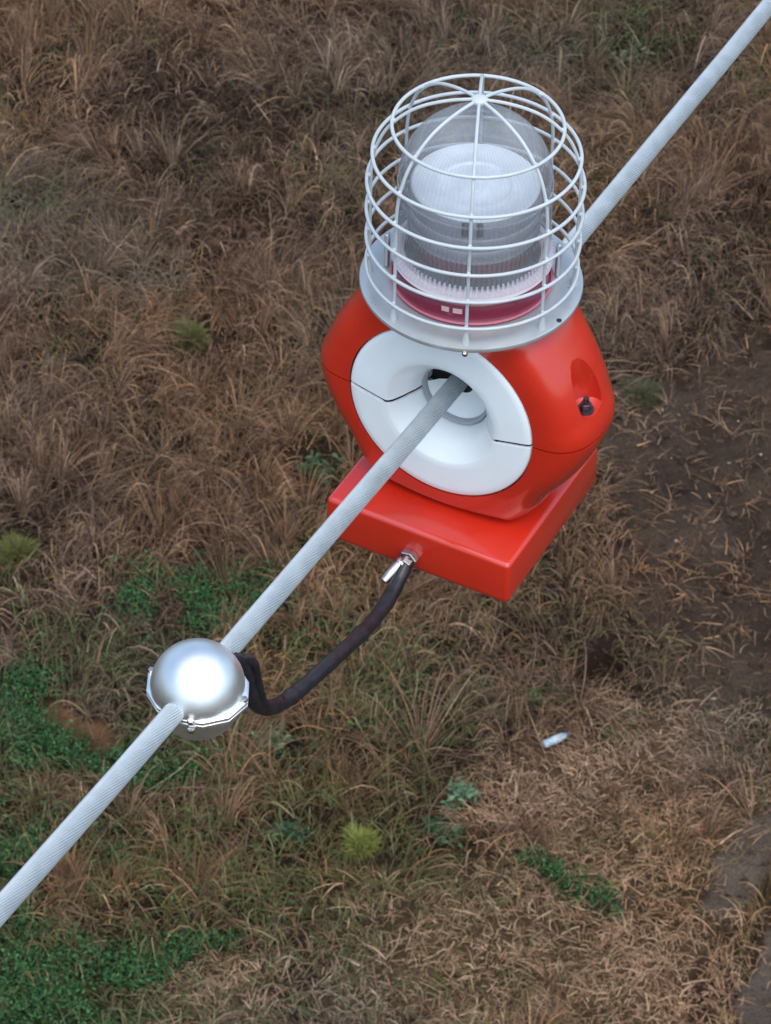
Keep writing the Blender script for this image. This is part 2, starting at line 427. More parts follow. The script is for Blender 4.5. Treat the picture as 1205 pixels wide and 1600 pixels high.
# grey trough printed ring half way up the dome (moulded shoulder)
for zz in (62, 128):
    r = 121.5 if zz < 63 else 105
    b = bmesh.new(); add_lathe(b, [(r - 1.5, zz - 2), (r + 0.4, zz - 1.4), (r + 0.4, zz + 1.4), (r - 1.5, zz + 2)], 96) if zz < 63 else None
    if zz < 63: lp('moulded_rib', b, GLASS, gd)
    else: b.free()
# added silver blocks imitating reflections and collar corners beside the lens foot
for a in (PH + PI / 2 + 0.12, PH - PI / 2 - 0.12, PH + PI / 2 + 2.6, PH - PI / 2 - 2.6):
    b = bmesh.new(); add_rbox(b, -9, 9, -4, 4, -124, -62, 3, 3)
    for v in b.verts:
        x, y = v.co.x * (1.0 if v.co.z < -95 else 0.7), v.co.y + 137; v.co.x = y * math.cos(a) - x * math.sin(a); v.co.y = y * math.sin(a) + x * math.cos(a)
    lp('lens_foot_glint', b, SILVER)

# -------- cable gland on the box
b = bmesh.new(); add_hex(b, (-9, -167, -604), 17, 13, (0, -1, 0), rot=0.2); add_hex(b, (-9, -180, -604), 13, 12, (0, -1, -0.15), rot=0.5)
gl = lp('cable_gland', b, STEEL, auto=30)
b = bmesh.new(); add_tube(b, [(-15, -182, -606), (-19, -194, -610), (-24, -210, -617), (-28, -224, -624)], [8.5, 9.5, 9.0, 7.0], 16); add_tube(b, [(-15, -186, -606), (-17, -192, -608)], 11, 16)
lp('gland_sleeve', b, STEEL, gl)

# ================================================================== power line, clamp ball, lead
def line_z(w):
    X = [-9000, -3000, -1365, -1060, -621, -180, 0, 442, 1088, 3000, 9000]; Z = [560, -95, -247, -270, -294, -317, -324, -331, -346, -372, -100]
    return np.interp(w, X, Z)
ws = np.concatenate([np.arange(-9000, -2600, 40), np.arange(-2600, 2600, 6), np.arange(2600, 9001, 40)])
zz = line_z(ws); ker = np.hanning(31); ker /= ker.sum(); zz = np.convolve(np.pad(zz, 15, mode='edge'), ker, 'valid')
NS, LOB = 192, 24
P = np.array([LW(0, w, z) for w, z in zip(ws, zz)])
c_, s_ = math.cos(PSI), math.sin(PSI)
ax = np.array([s_, c_, 0]); sx = np.array([c_, -s_, 0]); uz = np.array([0, 0, 1.0])
th = np.linspace(0, 2 * PI, NS, endpoint=False)
tw = -ws * 0.0175
fine = np.clip((2560 - np.abs(ws)) / 40, 0, 1)
lob = np.abs(np.sin(LOB * 0.5 * (th[None, :])))            # scalloped outer strands
rr = 16.1 - 2.6 * (1 - lob) ** 1.35 * 1.0 * fine[:, None]
ang = th[None, :] + tw[:, None]
V = P[:, None, :] + K * rr[..., None] * (np.cos(ang)[..., None] * sx + np.sin(ang)[..., None] * uz)
n1 = len(ws); i, j = np.meshgrid(np.arange(n1 - 1), np.arange(NS), indexing='ij')
Q = np.stack([i * NS + j, i * NS + (j + 1) % NS, (i + 1) * NS + (j + 1) % NS, (i + 1) * NS + j], -1)
ln = np_mesh('power_line', V, Q, STRAND)
tag(ln, 'thick stranded aluminium conductor running diagonally through the lamp and the ball clamp', 'cable')

ballw = -861
bc = LW(0, ballw, -284)
ball = empty('ball_clamp', tuple(bc), -PSI)
tag(ball, 'polished silver ball shaped clamp bolted round the conductor, lower left of the lamp', 'clamp')
def bp_(name, bm, m, parent=None, auto=40):
    for v in bm.verts: v.co = v.co * K
    return bm_obj(name, bm, m, parent or ball, True, auto)
b = bmesh.new()
pr = [(69 * math.cos(t), 2 + 68 * math.sin(t)) for t in np.linspace(PI / 2, 0, 34)]; pr[0] = (0, 70); pr += [(69, -3), (60, -4)]
add_lathe(b, pr, 96); up_h = bp_('upper_half', b, ALU)
b = bmesh.new()                        # hexagonal-ish bolting flange
FR = [79, 74.5, 71.5, 71.5, 74, 78, 79, 74.5, 71.5, 71.5, 74, 78]
def flange(z0, z1):
    rows = []
    for z, f in ((z0, 0.97), (z0 + 1.2, 1.0), (z1 - 1.2, 1.0), (z1, 0.97)):
        rows.append([b.verts.new((FR[q % 12] * f * math.cos(2 * PI * q / 12 + 0.1), FR[q % 12] * f * math.sin(2 * PI * q / 12 + 0.1), z)) for q in range(12)])
    for A, B in zip(rows, rows[1:]):
        for j in range(12): b.faces.new((A[j], A[(j + 1) % 12], B[(j + 1) % 12], B[j]))
    b.faces.new(rows[0][::-1]); b.faces.new(rows[-1])
flange(-5.5, 0.5); flange(-12.5, -6.3)
bp_('flange', b, ALU, auto=25)
b = bmesh.new(); pr = [(60, -10), (64, -12)] + [(64 * math.cos(t), -22 - 62 * math.sin(t)) for t in np.linspace(0, PI / 2, 24)]; pr[-1] = (0, -84)
add_lathe(b, pr, 72); bp_('lower_half', b, ALU)
for a in (0.1, PI + 0.1, 0.1 + PI / 2, 0.1 - PI / 2 + 0.3):
    b = bmesh.new(); rr_ = 73.5
    x, y = rr_ * math.cos(a), rr_ * math.sin(a)
    add_hex(b, (x, y, 0.4), 5.5, 6, (0, 0, 1)); add_hex(b, (x, y, -12.4), 5.5, 6, (0, 0, -1)); bp_('bolt', b, STEEL, auto=30)

b = bmesh.new()
lead = [(-9, -176, -604), (-8, -205, -622), (-5, -262, -638), (0, -345, -621), (5, -440, -589), (8, -520, -562), (10, -594, -538), (13, -655, -508), (16, -708, -462), (18, -738, -412), (18, -752, -360), (17, -764, -312), (12, -790, -284), (2, -822, -278)]
pts = np.array(spline([LW(*p) for p in lead], 12))
kk = np.hanning(33); kk /= kk.sum(); sm = np.stack([np.convolve(np.pad(pts[:, q], 16, mode='edge'), kk, 'valid') for q in range(3)], 1)
sm[:4] = pts[:4]; sm[-4:] = pts[-4:]; pts = list(sm)
rad = [K * (12.6 + 0.35 * math.sin(i * 0.37) + 0.25 * math.sin(i * 0.83 + 1) + (1.1 if i % 37 in (0, 1) else 0)) for i in range(len(pts))]
add_tube(b, pts, rad, 18)
lead2 = [(12, -640, -508), (22, -690, -478), (26, -722, -425), (27, -738, -368), (26, -748, -322), (18, -775, -296), (8, -810, -286)]
add_tube(b, spline([LW(*p) for p in lead2], 8), K * 8.0, 12)
ld = bm_obj('connecting_cable', b, BLACK, auto=None)
tag(ld, 'black sheathed lead hanging in a curve between the lamp box and the ball clamp', 'cable')

# ================================================================== ground
def G(px, py):                         # photo pixel -> point of the field (z = 0)
    x = (px - 602.5) / FPX; y = (800 - py) / FPX
    d = F + RX * x + UP * y
    t = CAM_H / -d[2]; return np.array([t * d[0], t * d[1]])
def toPX(X, Y):
    P_ = np.stack([X, Y, np.full_like(X, -CAM_H)], -1); d = P_ @ F
    return 602.5 + FPX * (P_ @ RX) / d, 800 - FPX * (P_ @ UP) / d
def vnoise(x, y, sc, seed):
    r = np.random.default_rng(seed); T = r.random((256, 256))
    x = x * sc + 91.3; y = y * sc + 37.7
    xi, yi = np.floor(x).astype(int), np.floor(y).astype(int); fx, fy = x - xi, y - yi
    fx = fx * fx * (3 - 2 * fx); fy = fy * fy * (3 - 2 * fy)
    a = T[xi % 256, yi % 256]; b_ = T[(xi + 1) % 256, yi % 256]; c = T[xi % 256, (yi + 1) % 256]; d = T[(xi + 1) % 256, (yi + 1) % 256]
    return (a * (1 - fx) + b_ * fx) * (1 - fy) + (c * (1 - fx) + d * fx) * fy
def fbm(x, y, sc, seed, o=4):
    s = 0; w = 0
    for k in range(o): s = s + vnoise(x, y, sc * 2 ** k, seed + k) * 0.5 ** k; w += 0.5 ** k
    return s / w
def inpoly(px, py, poly):
    r = np.zeros(px.shape, bool); n = len(poly)
    for i in range(n):
        (x0, y0), (x1, y1) = poly[i], poly[(i + 1) % n]
        c = ((y0 > py) != (y1 > py)) & (px < (x1 - x0) * (py - y0) / ((y1 - y0) + 1e-9) + x0)
        r ^= c
    return r
def blobs(px, py, L):
    m = np.zeros(px.shape)
    for (cx, cy, rx, ry, a) in L:
        c, s = math.cos(math.radians(a)), math.sin(math.radians(a))
        dx, dy = px - cx, py - cy; u = (dx * c + dy * s) / rx; v = (-dx * s + dy * c) / ry
        m = np.maximum(m, np.clip(1.7 - 1.3 * np.sqrt(u * u + v * v), 0, 1))
    return m
SOIL = [(950, 560), (1290, 500), (1400, 1160), (1160, 1150), (1110, 1130), (1078, 1045), (1020, 980), (965, 900), (925, 820), (930, 700)]
TRACK = [(1290, 1150), (1200, 1250), (1155, 1300), (1108, 1370), (1092, 1420), (1150, 1432), (1185, 1390), (1225, 1330), (1330, 1240)]
TRACK2 = [(1330, 1330), (1245, 1440), (1195, 1540), (1150, 1640), (1090, 1800), (1500, 1800), (1500, 1290)]
BAND = [(1330, 1240), (1215, 1335), (1165, 1415), (1110, 1480), (1065, 1600), (1000, 1760), (1100, 1780), (1160, 1620), (1225, 1470), (1330, 1340)]
GREEN = [(285, 935, 105, 42, 5), (385, 925, 45, 35, -30), (62, 1125, 75, 66, 0), (60, 1180, 110, 30, 10), (205, 1205, 90, 36, 8), (300, 1215, 60, 24, 0), (60, 1345, 110, 45, -20),
         (230, 1490, 120, 42, -5), (330, 1480, 50, 28, 0), (50, 1500, 90, 60, 20), (60, 1590, 150, 70, 0), (180, 1720, 220, 80, 0), (-120, 1400, 140, 160, 0), (845, 1082, 48, 20, 12), (840, 1368, 62, 28, 18), (895, 1398, 60, 34, 25), (940, 1430, 30, 24, 45)]
FAINT = [(120, 45, 60, 40, 0), (1000, 100, 70, 45, 0), (1190, 95, 50, 60, 0), (1020, 612, 80, 40, 0), (935, 1170, 50, 30, 0), (340, 1430, 120, 70, 0), (250, 1340, 160, 60, 0), (700, 1050, 120, 50, 0), (300, 500, 50, 50, 0), (60, 330, 120, 70, 0), (110, 1600, 200, 100, 0), (640, 1110, 150, 60, 0),(900, 60, 200, 60, 0), (60, 1300, 140, 90, 0), (420, 1180, 140, 50, 0), (150,1050,160,60,0), (470, 1000, 120, 60, 0)]
STRAW = [(1000, 1270, 260, 150, -20), (850, 1480, 330, 160, 0), (950, 1600, 350, 170, 0), (640, 1560, 160, 90, 0), (1060, 1160, 150, 60, 0), (820, 1220, 140, 70, 0), (350, 1560, 120, 50, 0)]
EARTH = [(150, 1150, 62, 44, 20)]
PLANTS = [(425, 1162, 50, 45, 0), (500, 735, 55, 50, 0), (715, 1250, 45, 40, 0), (695, 1305, 50, 45, 0), (450, 1312, 50, 45, 0), (985, 95, 70, 45, 0), (562, 1322, 50, 45, 0), (28, 885, 50, 55, 0), (296, 545, 50, 45, 0), (868, 1162, 40, 30, 0)]
HOLE = [(935, 1065, 30, 36, 30)]
MOUND = [(905, 985, 110, 60, 25)]
def regions(X, Y):
    px, py = toPX(X, Y)
    px2 = px + (fbm(X, Y, 2.0, 11, 5) - 0.5) * 170; py2 = py + (fbm(X, Y, 2.0, 21, 5) - 0.5) * 170
    outf = np.clip(np.maximum(np.maximum(-px, px - 1205), np.maximum(-py, py - 1600)) / 150, 0, 1)
    wild = outf * np.clip((fbm(X, Y, 0.55, 171, 4) - 0.60) * 9, 0, 1)
    return dict(px=px, py=py, soil=inpoly(px2, py2, SOIL) * 1.0, track=(inpoly(px2 * .6 + px * .4, py2 * .6 + py * .4, TRACK) | inpoly(px2, py2, TRACK2)) * 1.0, band=inpoly(px2, py2, BAND) * 1.0,
                green=np.maximum(blobs(px2, py2, GREEN), wild), faint=blobs(px2, py2, FAINT), straw=blobs(px2, py2, STRAW), earth=blobs(px2, py2, EARTH), hole=blobs(px, py, HOLE), mound=blobs(px, py, MOUND), plant=blobs(px, py, PLANTS),
                low=np.clip((py2 - 960) / 180, 0, 1) * np.clip((760 - px2) / 160, 0, 1))
def hgt(X, Y, R=None):
    if R is None: R = regions(X, Y)
    h = (fbm(X, Y, 0.5, 31) - 0.5) * 0.35 + (fbm(X, Y, 2.6, 41) - 0.5) * 0.16
    h = h + 0.16 * R['mound'] - 0.5 * R['hole'] - 0.05 * R['soil'] - 0.05 * R['track'] - 0.10 * R['band']
    return h
# one sheet: fine in the middle, coarse to the horizon
def axis_pts(a, b, st, far):
    mid = np.arange(a, b, st); k = []; d = st * 2; x = b
    while x < far: k.append(x); x += d; d *= 1.35
    k.append(far)
    lo = []; d = st * 2; x = a - st
    while x > -far: lo.append(x); x -= d; d *= 1.35
    lo.append(-far)
    return np.concatenate([lo[::-1], mid, k])
C4 = np.array([G(0, 0), G(1205, 0), G(0, 1600), G(1205, 1600)])
X0, X1, Y0, Y1 = C4[:, 0].min() - 0.8, C4[:, 0].max() + 0.8, C4[:, 1].min() - 1.0, C4[:, 1].max() + 1.0
MG = 5.0                               # the field is grown this far beyond the framed area
gx = axis_pts(X0 - MG, X1 + MG, 0.04, 300); gy = axis_pts(Y0 - MG, Y1 + MG, 0.04, 300)
XX, YY = np.meshgrid(gx, gy, indexing='ij'); Rg = regions(XX, YY)
dist_out = np.maximum(np.maximum(X0 - XX, XX - X1), np.maximum(Y0 - YY, YY - Y1)) - MG
near = np.clip(1 - dist_out / 20, 0, 1)
ZZ = hgt(XX, YY, Rg) * np.maximum(near, 0.3) + (fbm(XX, YY, 9, 51, 4) - 0.5) * (0.06 + 0.12 * Rg['soil']) * (1 - 0.7 * Rg['track'])
# base colour of the soil by region (linear)
def cl(*c): return np.array([((v / 255) / 12.92 if v / 255 <= 0.04045 else ((v / 255 + 0.055) / 1.055) ** 2.4) for v in c])
base = np.ones(XX.shape + (3,)) * cl(46, 36, 28)  # darkened under the grass, painting the shade of its deep gaps
def lerp(A, c, m): return A * (1 - m[..., None]) + c * m[..., None]
base = lerp(base, cl(84, 69, 55), np.clip(dist_out / 1.5, 0, 1))
base = lerp(base, cl(92, 74, 56), np.clip(Rg['straw'], 0, 1) * 0.7)
base = lerp(base, cl(72, 61, 52), Rg['soil'])
base = lerp(base, cl(92, 83, 74), Rg['track'])
base = lerp(base, cl(58, 44, 36), Rg['band'])
base = lerp(base, cl(120, 88, 64), np.clip(Rg['earth'] * 1.5, 0, 1))
base = lerp(base, cl(58, 44, 42), np.clip(Rg['mound'], 0, 1) * 0.6)
base = lerp(base, cl(38, 54, 34), np.clip(Rg['green'], 0, 1) * 0.8)
base = base * (0.45 + 1.1 * fbm(XX, YY, 3, 61, 5))[..., None]
ni, nj = XX.shape; i, j = np.meshgrid(np.arange(ni - 1), np.arange(nj - 1), indexing='ij')
Q = np.stack([i * nj + j, (i + 1) * nj + j, (i + 1) * nj + j + 1, i * nj + j + 1], -1)
GM = vcol_mat('field_soil', 0.95, 0, 0.1)
n = GM.node_tree.nodes; l = GM.node_tree.links; bs = n['Principled BSDF']; tc = n.new('ShaderNodeTexCoord')
t1 = n.new('ShaderNodeTexNoise'); t1.inputs['Scale'].default_value = 45; t1.inputs['Detail'].default_value = 10; t1.inputs['Roughness'].default_value = 0.7; l.new(tc.outputs['Object'], t1.inputs[0])
mr = n.new('ShaderNodeMapRange'); mr.inputs[1].default_value = 0.3; mr.inputs[2].default_value = 0.7; mr.inputs[3].default_value = 0.6; mr.inputs[4].default_value = 1.5; l.new(t1.outputs[0], mr.inputs[0])
mx = n.new('ShaderNodeMix'); mx.data_type = 'RGBA'; mx.blend_type = 'MULTIPLY'; mx.inputs[0].default_value = 1
att = [q for q in n if q.type == 'ATTRIBUTE'][0]; l.new(att.outputs['Color'], mx.inputs[6]); l.new(mr.outputs[0], mx.inputs[7]); l.new(mx.outputs[2], bs.inputs['Base Color'])
bp = n.new('ShaderNodeBump'); bp.inputs['Strength'].default_value = 1.0; bp.inputs['Distance'].default_value = 0.04; l.new(t1.outputs[0], bp.inputs['Height']); l.new(bp.outputs[0], bs.inputs['Normal'])
ground = np_mesh('ground', np.stack([XX, YY, ZZ], -1), Q, GM, tint=base.reshape(-1, 3))
tag(ground, kind='structure')

# ---------------- blades
def ribbons(root, az, L, H, W, curl, hz, nseg=4, sag=None):
    """root Nx3; ribbons run out along az for L, rising to H then falling; returns verts (N, nseg+1, 2, 3)"""
    N = len(root); t = np.linspace(0, 1, nseg + 1)[None, :]
    a = az[:, None] + curl[:, None] * t
    st = L[:, None] / nseg
    x = np.concatenate([np.zeros((N, 1)), np.cumsum(np.cos(a[:, :-1]) * st, 1)], 1); y = np.concatenate([np.zeros((N, 1)), np.cumsum(np.sin(a[:, :-1]) * st, 1)], 1)
    z = H[:, None] * (np.sin(t * PI * hz[:, None]) / 1.0)
    C = root[:, None, :] + np.stack([x, y, z], -1)
    tan = np.gradient(C, axis=1); tan /= np.linalg.norm(tan, axis=2, keepdims=True) + 1e-9
    # random roll between flat and upright
    side = np.stack([-np.sin(a), np.cos(a), np.zeros_like(a)], -1)
    rl = rng.uniform(-0.9, 0.9, N)[:, None, None]
    side = side * np.cos(rl) + np.cross(tan, side) * np.sin(rl)
    w = (W[:, None] * (1 - 0.75 * t))[..., None] * 0.5
    return np.stack([C - side * w, C + side * w], 2)
def build_ribbons(name, blocks, m, parent=None):
    Vs, Qs, Ts = [], [], []; off = 0
    for V, T in blocks:
        N, s = V.shape[0], V.shape[1]
        base_i = off + (np.arange(N) * s * 2)[:, None] + (np.arange(s - 1) * 2)[None, :]
        Qs.append(np.stack([base_i, base_i + 1, base_i + 3, base_i + 2], -1).reshape(-1, 4))
        Vs.append(V.reshape(-1, 3)); Ts.append(np.repeat(T, s * 2, 0)); off += N * s * 2
    return np_mesh(name, np.concatenate(Vs), np.concatenate(Qs), m, parent, smooth=False, tint=np.concatenate(Ts))
def ctone(pal, N, jit=0.25):
    pal = np.array(pal); c = pal[rng.integers(0, len(pal), N)]
    return c * rng.uniform(1 - jit, 1 + jit, (N, 1))
DRYM = vcol_mat('dry_stalk', 0.75, 0.12, 0.2); GRNM = vcol_mat('green_leaf', 0.55, 0.25, 0.3)
DRY = [cl(126, 102, 82), cl(108, 84, 66), cl(146, 122, 98), cl(92, 70, 56), cl(118, 98, 82), cl(84, 66, 52), cl(134, 106, 74), cl(100, 84, 70)]
DARKDRY = [cl(70, 54, 42), cl(58, 44, 34), cl(80, 64, 50)]
STR = [cl(166, 140, 114), cl(146, 120, 96), cl(186, 162, 134), cl(130, 106, 84), cl(152, 122, 98)]
OLV = [cl(92, 92, 58), cl(80, 82, 52), cl(104, 100, 66)]
def scatter(N):
    X = rng.uniform(X0, X1, N); Y = rng.uniform(Y0, Y1, N)
    A0 = (X1 - X0) * (Y1 - Y0); A1 = (X1 - X0 + 2 * MG) * (Y1 - Y0 + 2 * MG)
    n2 = int(N * A1 / A0 * 0.55); x = rng.uniform(X0 - MG, X1 + MG, n2); y = rng.uniform(Y0 - MG, Y1 + MG, n2)
    k = (x < X0) | (x > X1) | (y < Y0) | (y > Y1)
    return np.concatenate([X, x[k]]), np.concatenate([Y, y[k]])
# clumped layer: tuft centres, each with a bundle sharing a lie direction
def dry_layer(NT, per, Lr, Hr, Wr, spread, pick):
    X, Y = scatter(NT); NT = len(X); R = regions(X, Y)
    keep = rng.random(NT) < pick(R, X, Y); X, Y = X[keep], Y[keep]
    lie = fbm(X, Y, 0.8, 71, 3) * 4 * PI + rng.normal(0, 0.5, len(X))
    sz = rng.uniform(0.6, 1.25, len(X))
    X = np.repeat(X, per); Y = np.repeat(Y, per); lie = np.repeat(lie, per); sz = np.repeat(sz, per); N = len(X)
    X = X + rng.normal(0, 0.035, N); Y = Y + rng.normal(0, 0.035, N)
    az = lie + rng.normal(0, spread, N)
    R = regions(X, Y); Z = hgt(X, Y, R) + rng.uniform(-0.01, 0.05, N)
    L = rng.uniform(*Lr, N) * sz * (1 - 0.45 * np.clip(R['straw'], 0, 1)); H = rng.uniform(*Hr, N) * sz * (1 - 0.7 * np.clip(R['straw'] + R['track'] + R['soil'], 0, 1))
    V = ribbons(np.stack([X, Y, Z], -1), az, L, H, rng.uniform(*Wr, N), rng.normal(0, 0.6, N), rng.uniform(0.5, 1.0, N))
    T = ctone(DRY, N, 0.45)
    hi = rng.random(N) < 0.13; T[hi] *= 1.8  # some stalks brightened in colour as painted highlights, for contrast
    dk = fbm(X, Y, 1.1, 81, 3)
    m = rng.random(N) < np.clip((dk - 0.38) * 2.6, 0.1, 0.8); T[m] = ctone(DARKDRY, m.sum())
    m = rng.random(N) < np.clip(R['straw'] * 0.85, 0, 1); T[m] = ctone(STR, m.sum())
    ol = fbm(X, Y, 0.9, 91, 3); oo = np.clip((ol - 0.5) * 1.4, 0, 0.35) + 0.30 * R['faint'] + 0.30 * R['low']
    m = rng.random(N) < oo; T[m] = ctone(OLV, m.sum())
    warm = fbm(X, Y, 0.7, 101, 2)[:, None]
    T = T * (1 + (warm - 0.5) * np.array([0.35, 0.05, -0.35]))
    gw = blobs(R['px'], R['py'], [(70, 340, 150, 95, 10), (200, 430, 120, 50, 20)])[:, None] * 0.55; T = T * (1 - gw) + cl(112, 108, 92) * gw
    return V, T
def pk_dry(R, X, Y):
    return (1 - 0.75 * R['plant']) * np.clip(1 - 0.84 * R['soil'] - 0.86 * R['track'] - 0.85 * np.clip(R['green'] * 1.3, 0, 1) - 0.97 * R['hole'] - 0.98 * R['earth'], 0.0, 1)
b1 = dry_layer(8000, 10, (0.10, 0.30), (0.03, 0.14), (0.005, 0.012), 1.1, pk_dry)
b2 = dry_layer(42000, 3, (0.05, 0.16), (0.01, 0.08), (0.004, 0.010), 2.2, pk_dry)
# fountains: old tussocks whose stalks arch outward and lie over, with gaps between them
def tussocks(NC, per, bias, Lr, Hr):
    X, Y = scatter(NC); NC = len(X); R = regions(X, Y)
    rk = fbm(X, Y, 0.6, 141, 2)
    k = rng.random(NC) < np.clip(1 - 1.0 * R['soil'] - R['track'] - 0.8 * R['green'] - 0.8 * np.clip(R['straw'], 0, 1) - R['hole'] - 2 * R['earth'] - 1.5 * R['plant'] - 0.55 * R['low'], 0, 1) * np.clip(rk * 3 - 0.7, 0.15, 1)
    X, Y = X[k], Y[k]; n0 = len(X); sz = rng.uniform(0.5, 1.3, n0); br = rng.uniform(0.6, 1.35, n0); comb = fbm(X, Y, 0.7, 151, 2) * 4 * PI + rng.normal(0, .6, n0); sw = rng.uniform(0.25, 1.5, n0)
    rep = lambda a: np.repeat(a, per)
    X, Y, sz, br, comb, sw = map(rep, (X, Y, sz, br, comb, sw)); N = len(X)
    az = comb + rng.normal(0, 1, N) * sw
    rr = np.abs(rng.normal(0, 0.035, N)) * sz; x = X + rr * np.cos(az); y = Y + rr * np.sin(az)
    Rn = regions(x, y); Z = hgt(x, y, Rn)
    L = rng.uniform(*Lr, N) * sz; H = rng.uniform(*Hr, N) * sz
    V = ribbons(np.stack([x, y, Z], -1), az, L, H, rng.uniform(0.004, 0.009, N), rng.normal(0, 0.45, N), rng.uniform(0.55, 0.95, N), 5)
    T = ctone(DRY, N, 0.4) * br[:, None] * (1 + (fbm(x, y, 0.7, 101, 2)[:, None] - 0.5) * np.array([0.45, 0.05, -0.35]))
    hi = rng.random(N) < 0.12; T[hi] *= 1.8  # highlights put into the stalk colour here as well
    return V, T
def pk_straw(R, X, Y): return np.clip(R['straw'], 0, 1) * (1 - R['track']) * (1 - 0.9 * np.clip(R['green'] * 1.3, 0, 1))
b6 = dry_layer(15000, 8, (0.12, 0.34), (0.03, 0.14), (0.004, 0.009), 1.2, pk_straw)
def pk_low(R, X, Y): return np.clip(R['low'] * 0.8 + 0.5 * R['faint'], 0, 1) * (1 - 0.8 * np.clip(R['green'] * 1.2, 0, 1)) * (1 - R['soil']) * (1 - R['earth'])
b7 = dry_layer(5000, 6, (0.10, 0.30), (0.08, 0.22), (0.005, 0.012), 1.4, pk_low)
m_ = rng.random(len(b7[1])) < 0.65; b7[1][m_] = ctone([cl(110, 114, 74), cl(88, 100, 62), cl(70, 92, 56), cl(128, 130, 92)], int(m_.sum()), 0.35)
b4 = tussocks(2600, 38, 0, (0.12, 0.42), (0.08, 0.32))
b5 = tussocks(330, 60, 1, (0.30, 0.75), (0.08, 0.26))
dg_ = build_ribbons('dry_grass', [b1, b2, b4, b5, b6, b7], DRYM)
tag(dg_, 'tangled dead brown grass covering most of the field', 'grass', kind='stuff')
# loose twigs on the bare soil
def pk_soil(R, X, Y): return np.clip(R['soil'] * 0.9 * np.clip(fbm(X, Y, 1.2, 161, 3) * 3 - 0.9, 0.1, 1) + R['track'] * 0.10, 0, 1)
b3 = dry_layer(20000, 1, (0.04, 0.16), (0.004, 0.02), (0.003, 0.006), 3, pk_soil)
tag(build_ribbons('twig_litter', [b3], DRYM), 'thin twigs strewn over the bare dark soil', 'twigs', kind='stuff')

# low leafy ground cover
def leaves(P, L, W, az, tilt, T):
    N = len(P); d = np.stack([np.cos(az) * np.cos(tilt), np.sin(az) * np.cos(tilt), np.sin(tilt)], -1)
    s = np.stack([-np.sin(az), np.cos(az), np.zeros(N)], -1); s = s * np.cos(0.4) + np.cross(d, s) * np.sin(rng.uniform(-.5, .5, N))[:, None]
    a = P; m1 = P + d * (L * 0.5)[:, None] - s * (W * 0.5)[:, None]; m2 = P + d * (L * 0.5)[:, None] + s * (W * 0.5)[:, None]; e = P + d * L[:, None] - np.array([0, 0, 1]) * (L * 0.15)[:, None]
    return np.stack([a, m1, e, m2], 1), T
def build_leaves(name, blocks, m, parent=None):
    V = np.concatenate([b[0] for b in blocks]); T = np.concatenate([b[1] for b in blocks])
    return np_mesh(name, V.reshape(-1, 3), np.arange(len(V) * 4).reshape(-1, 4), m, parent, smooth=False, tint=np.repeat(T, 4, 0))
GRN = [cl(60, 104, 54), cl(46, 88, 46), cl(78, 120, 66), cl(52, 94, 56), cl(40, 74, 38)]
X, Y = scatter(650000); R = regions(X, Y)
k = rng.random(len(X)) < np.clip(R['green'] * 0.9 + 0.07 * R['faint'], 0, 1) * (1 - R['soil']) * (1 - R['earth']) * np.clip(fbm(X, Y, 5, 111, 3) * 3.0 - 0.45, 0, 1)
X, Y = X[k], Y[k]; R = regions(X, Y); N = len(X)
Z = hgt(X, Y, R) + rng.random(N) ** 1.2 * (0.05 + 0.17 * fbm(X, Y, 6, 121, 2))
lb = leaves(np.stack([X, Y, Z], -1), rng.uniform(0.018, 0.055, N), rng.uniform(0.008, 0.022, N), rng.uniform(0, 2 * PI, N), rng.uniform(-0.2, 0.9, N), ctone(GRN, N, 0.45))
tag(build_leaves('green_ground_cover', [lb], GRNM), 'patches of low green weeds and clover among the dead grass', 'ground cover', kind='stuff')
# fresh grass blades inside the green patches
X, Y = scatter(160000); R = regions(X, Y); k = rng.random(len(X)) < np.clip(R['green'] * 0.7 + 0.12 * R['faint'], 0, 1) * (1 - R['soil'])
X, Y = X[k], Y[k]; N = len(X); R = regions(X, Y)
V = ribbons(np.stack([X, Y, hgt(X, Y, R)], -1), rng.uniform(0, 2 * PI, N), rng.uniform(0.03, 0.13, N), rng.uniform(0.04, 0.14, N), rng.uniform(0.003, 0.007, N), rng.normal(0, .4, N), rng.uniform(0.45, 0.8, N), 3)
tag(build_ribbons('green_grass', [(V, ctone(GRN + OLV, N, 0.3))], GRNM), 'short fresh green grass blades sprouting in patches', 'grass', kind='stuff')

# pebbles and clods on the soil
X, Y = scatter(42000); R = regions(X, Y); k = rng.random(len(X)) < np.clip(R['soil'] * 0.8 + R['track'] * 0.25 + R['mound'] * .3 + 0.03, 0, 1); X, Y = X[k], Y[k]; N = len(X)
ico = np.array([(0, 0, 1), (0.9, 0, 0.1), (0, 0.9, 0), (-0.9, 0, 0.1), (0, -0.9, -0.1), (0, 0, -1)]); tri = np.array([(0, 1, 2), (0, 2, 3), (0, 3, 4), (0, 4, 1), (5, 2, 1), (5, 3, 2), (5, 4, 3), (5, 1, 4)])
sz = rng.lognormal(math.log(0.010), 0.65, N); sz = np.clip(sz, 0.004, 0.05)
V = ico[None] * (sz[:, None, None]) * rng.uniform(0.6, 1.3, (N, 6, 1)) * np.array([1, 1, 0.7]); V = V + np.stack([X, Y, hgt(X, Y) + sz * 0.3], -1)[:, None, :]
TT = (tri[None] + (np.arange(N) * 6)[:, None, None]).reshape(-1, 3)
pc = ctone([cl(96, 82, 72), cl(80, 68, 60), cl(70, 58, 50)], N, 0.2); wht = rng.random(N) < 0.012; pc[wht] = cl(190, 182, 172)
pb = np_mesh('pebbles', V, np.zeros((0, 4), int), GM, tri=TT, smooth=False, tint=np.repeat(pc, 6, 0))
tag(pb, 'small clods and pebbles scattered over the bare soil', 'pebbles', kind='stuff')

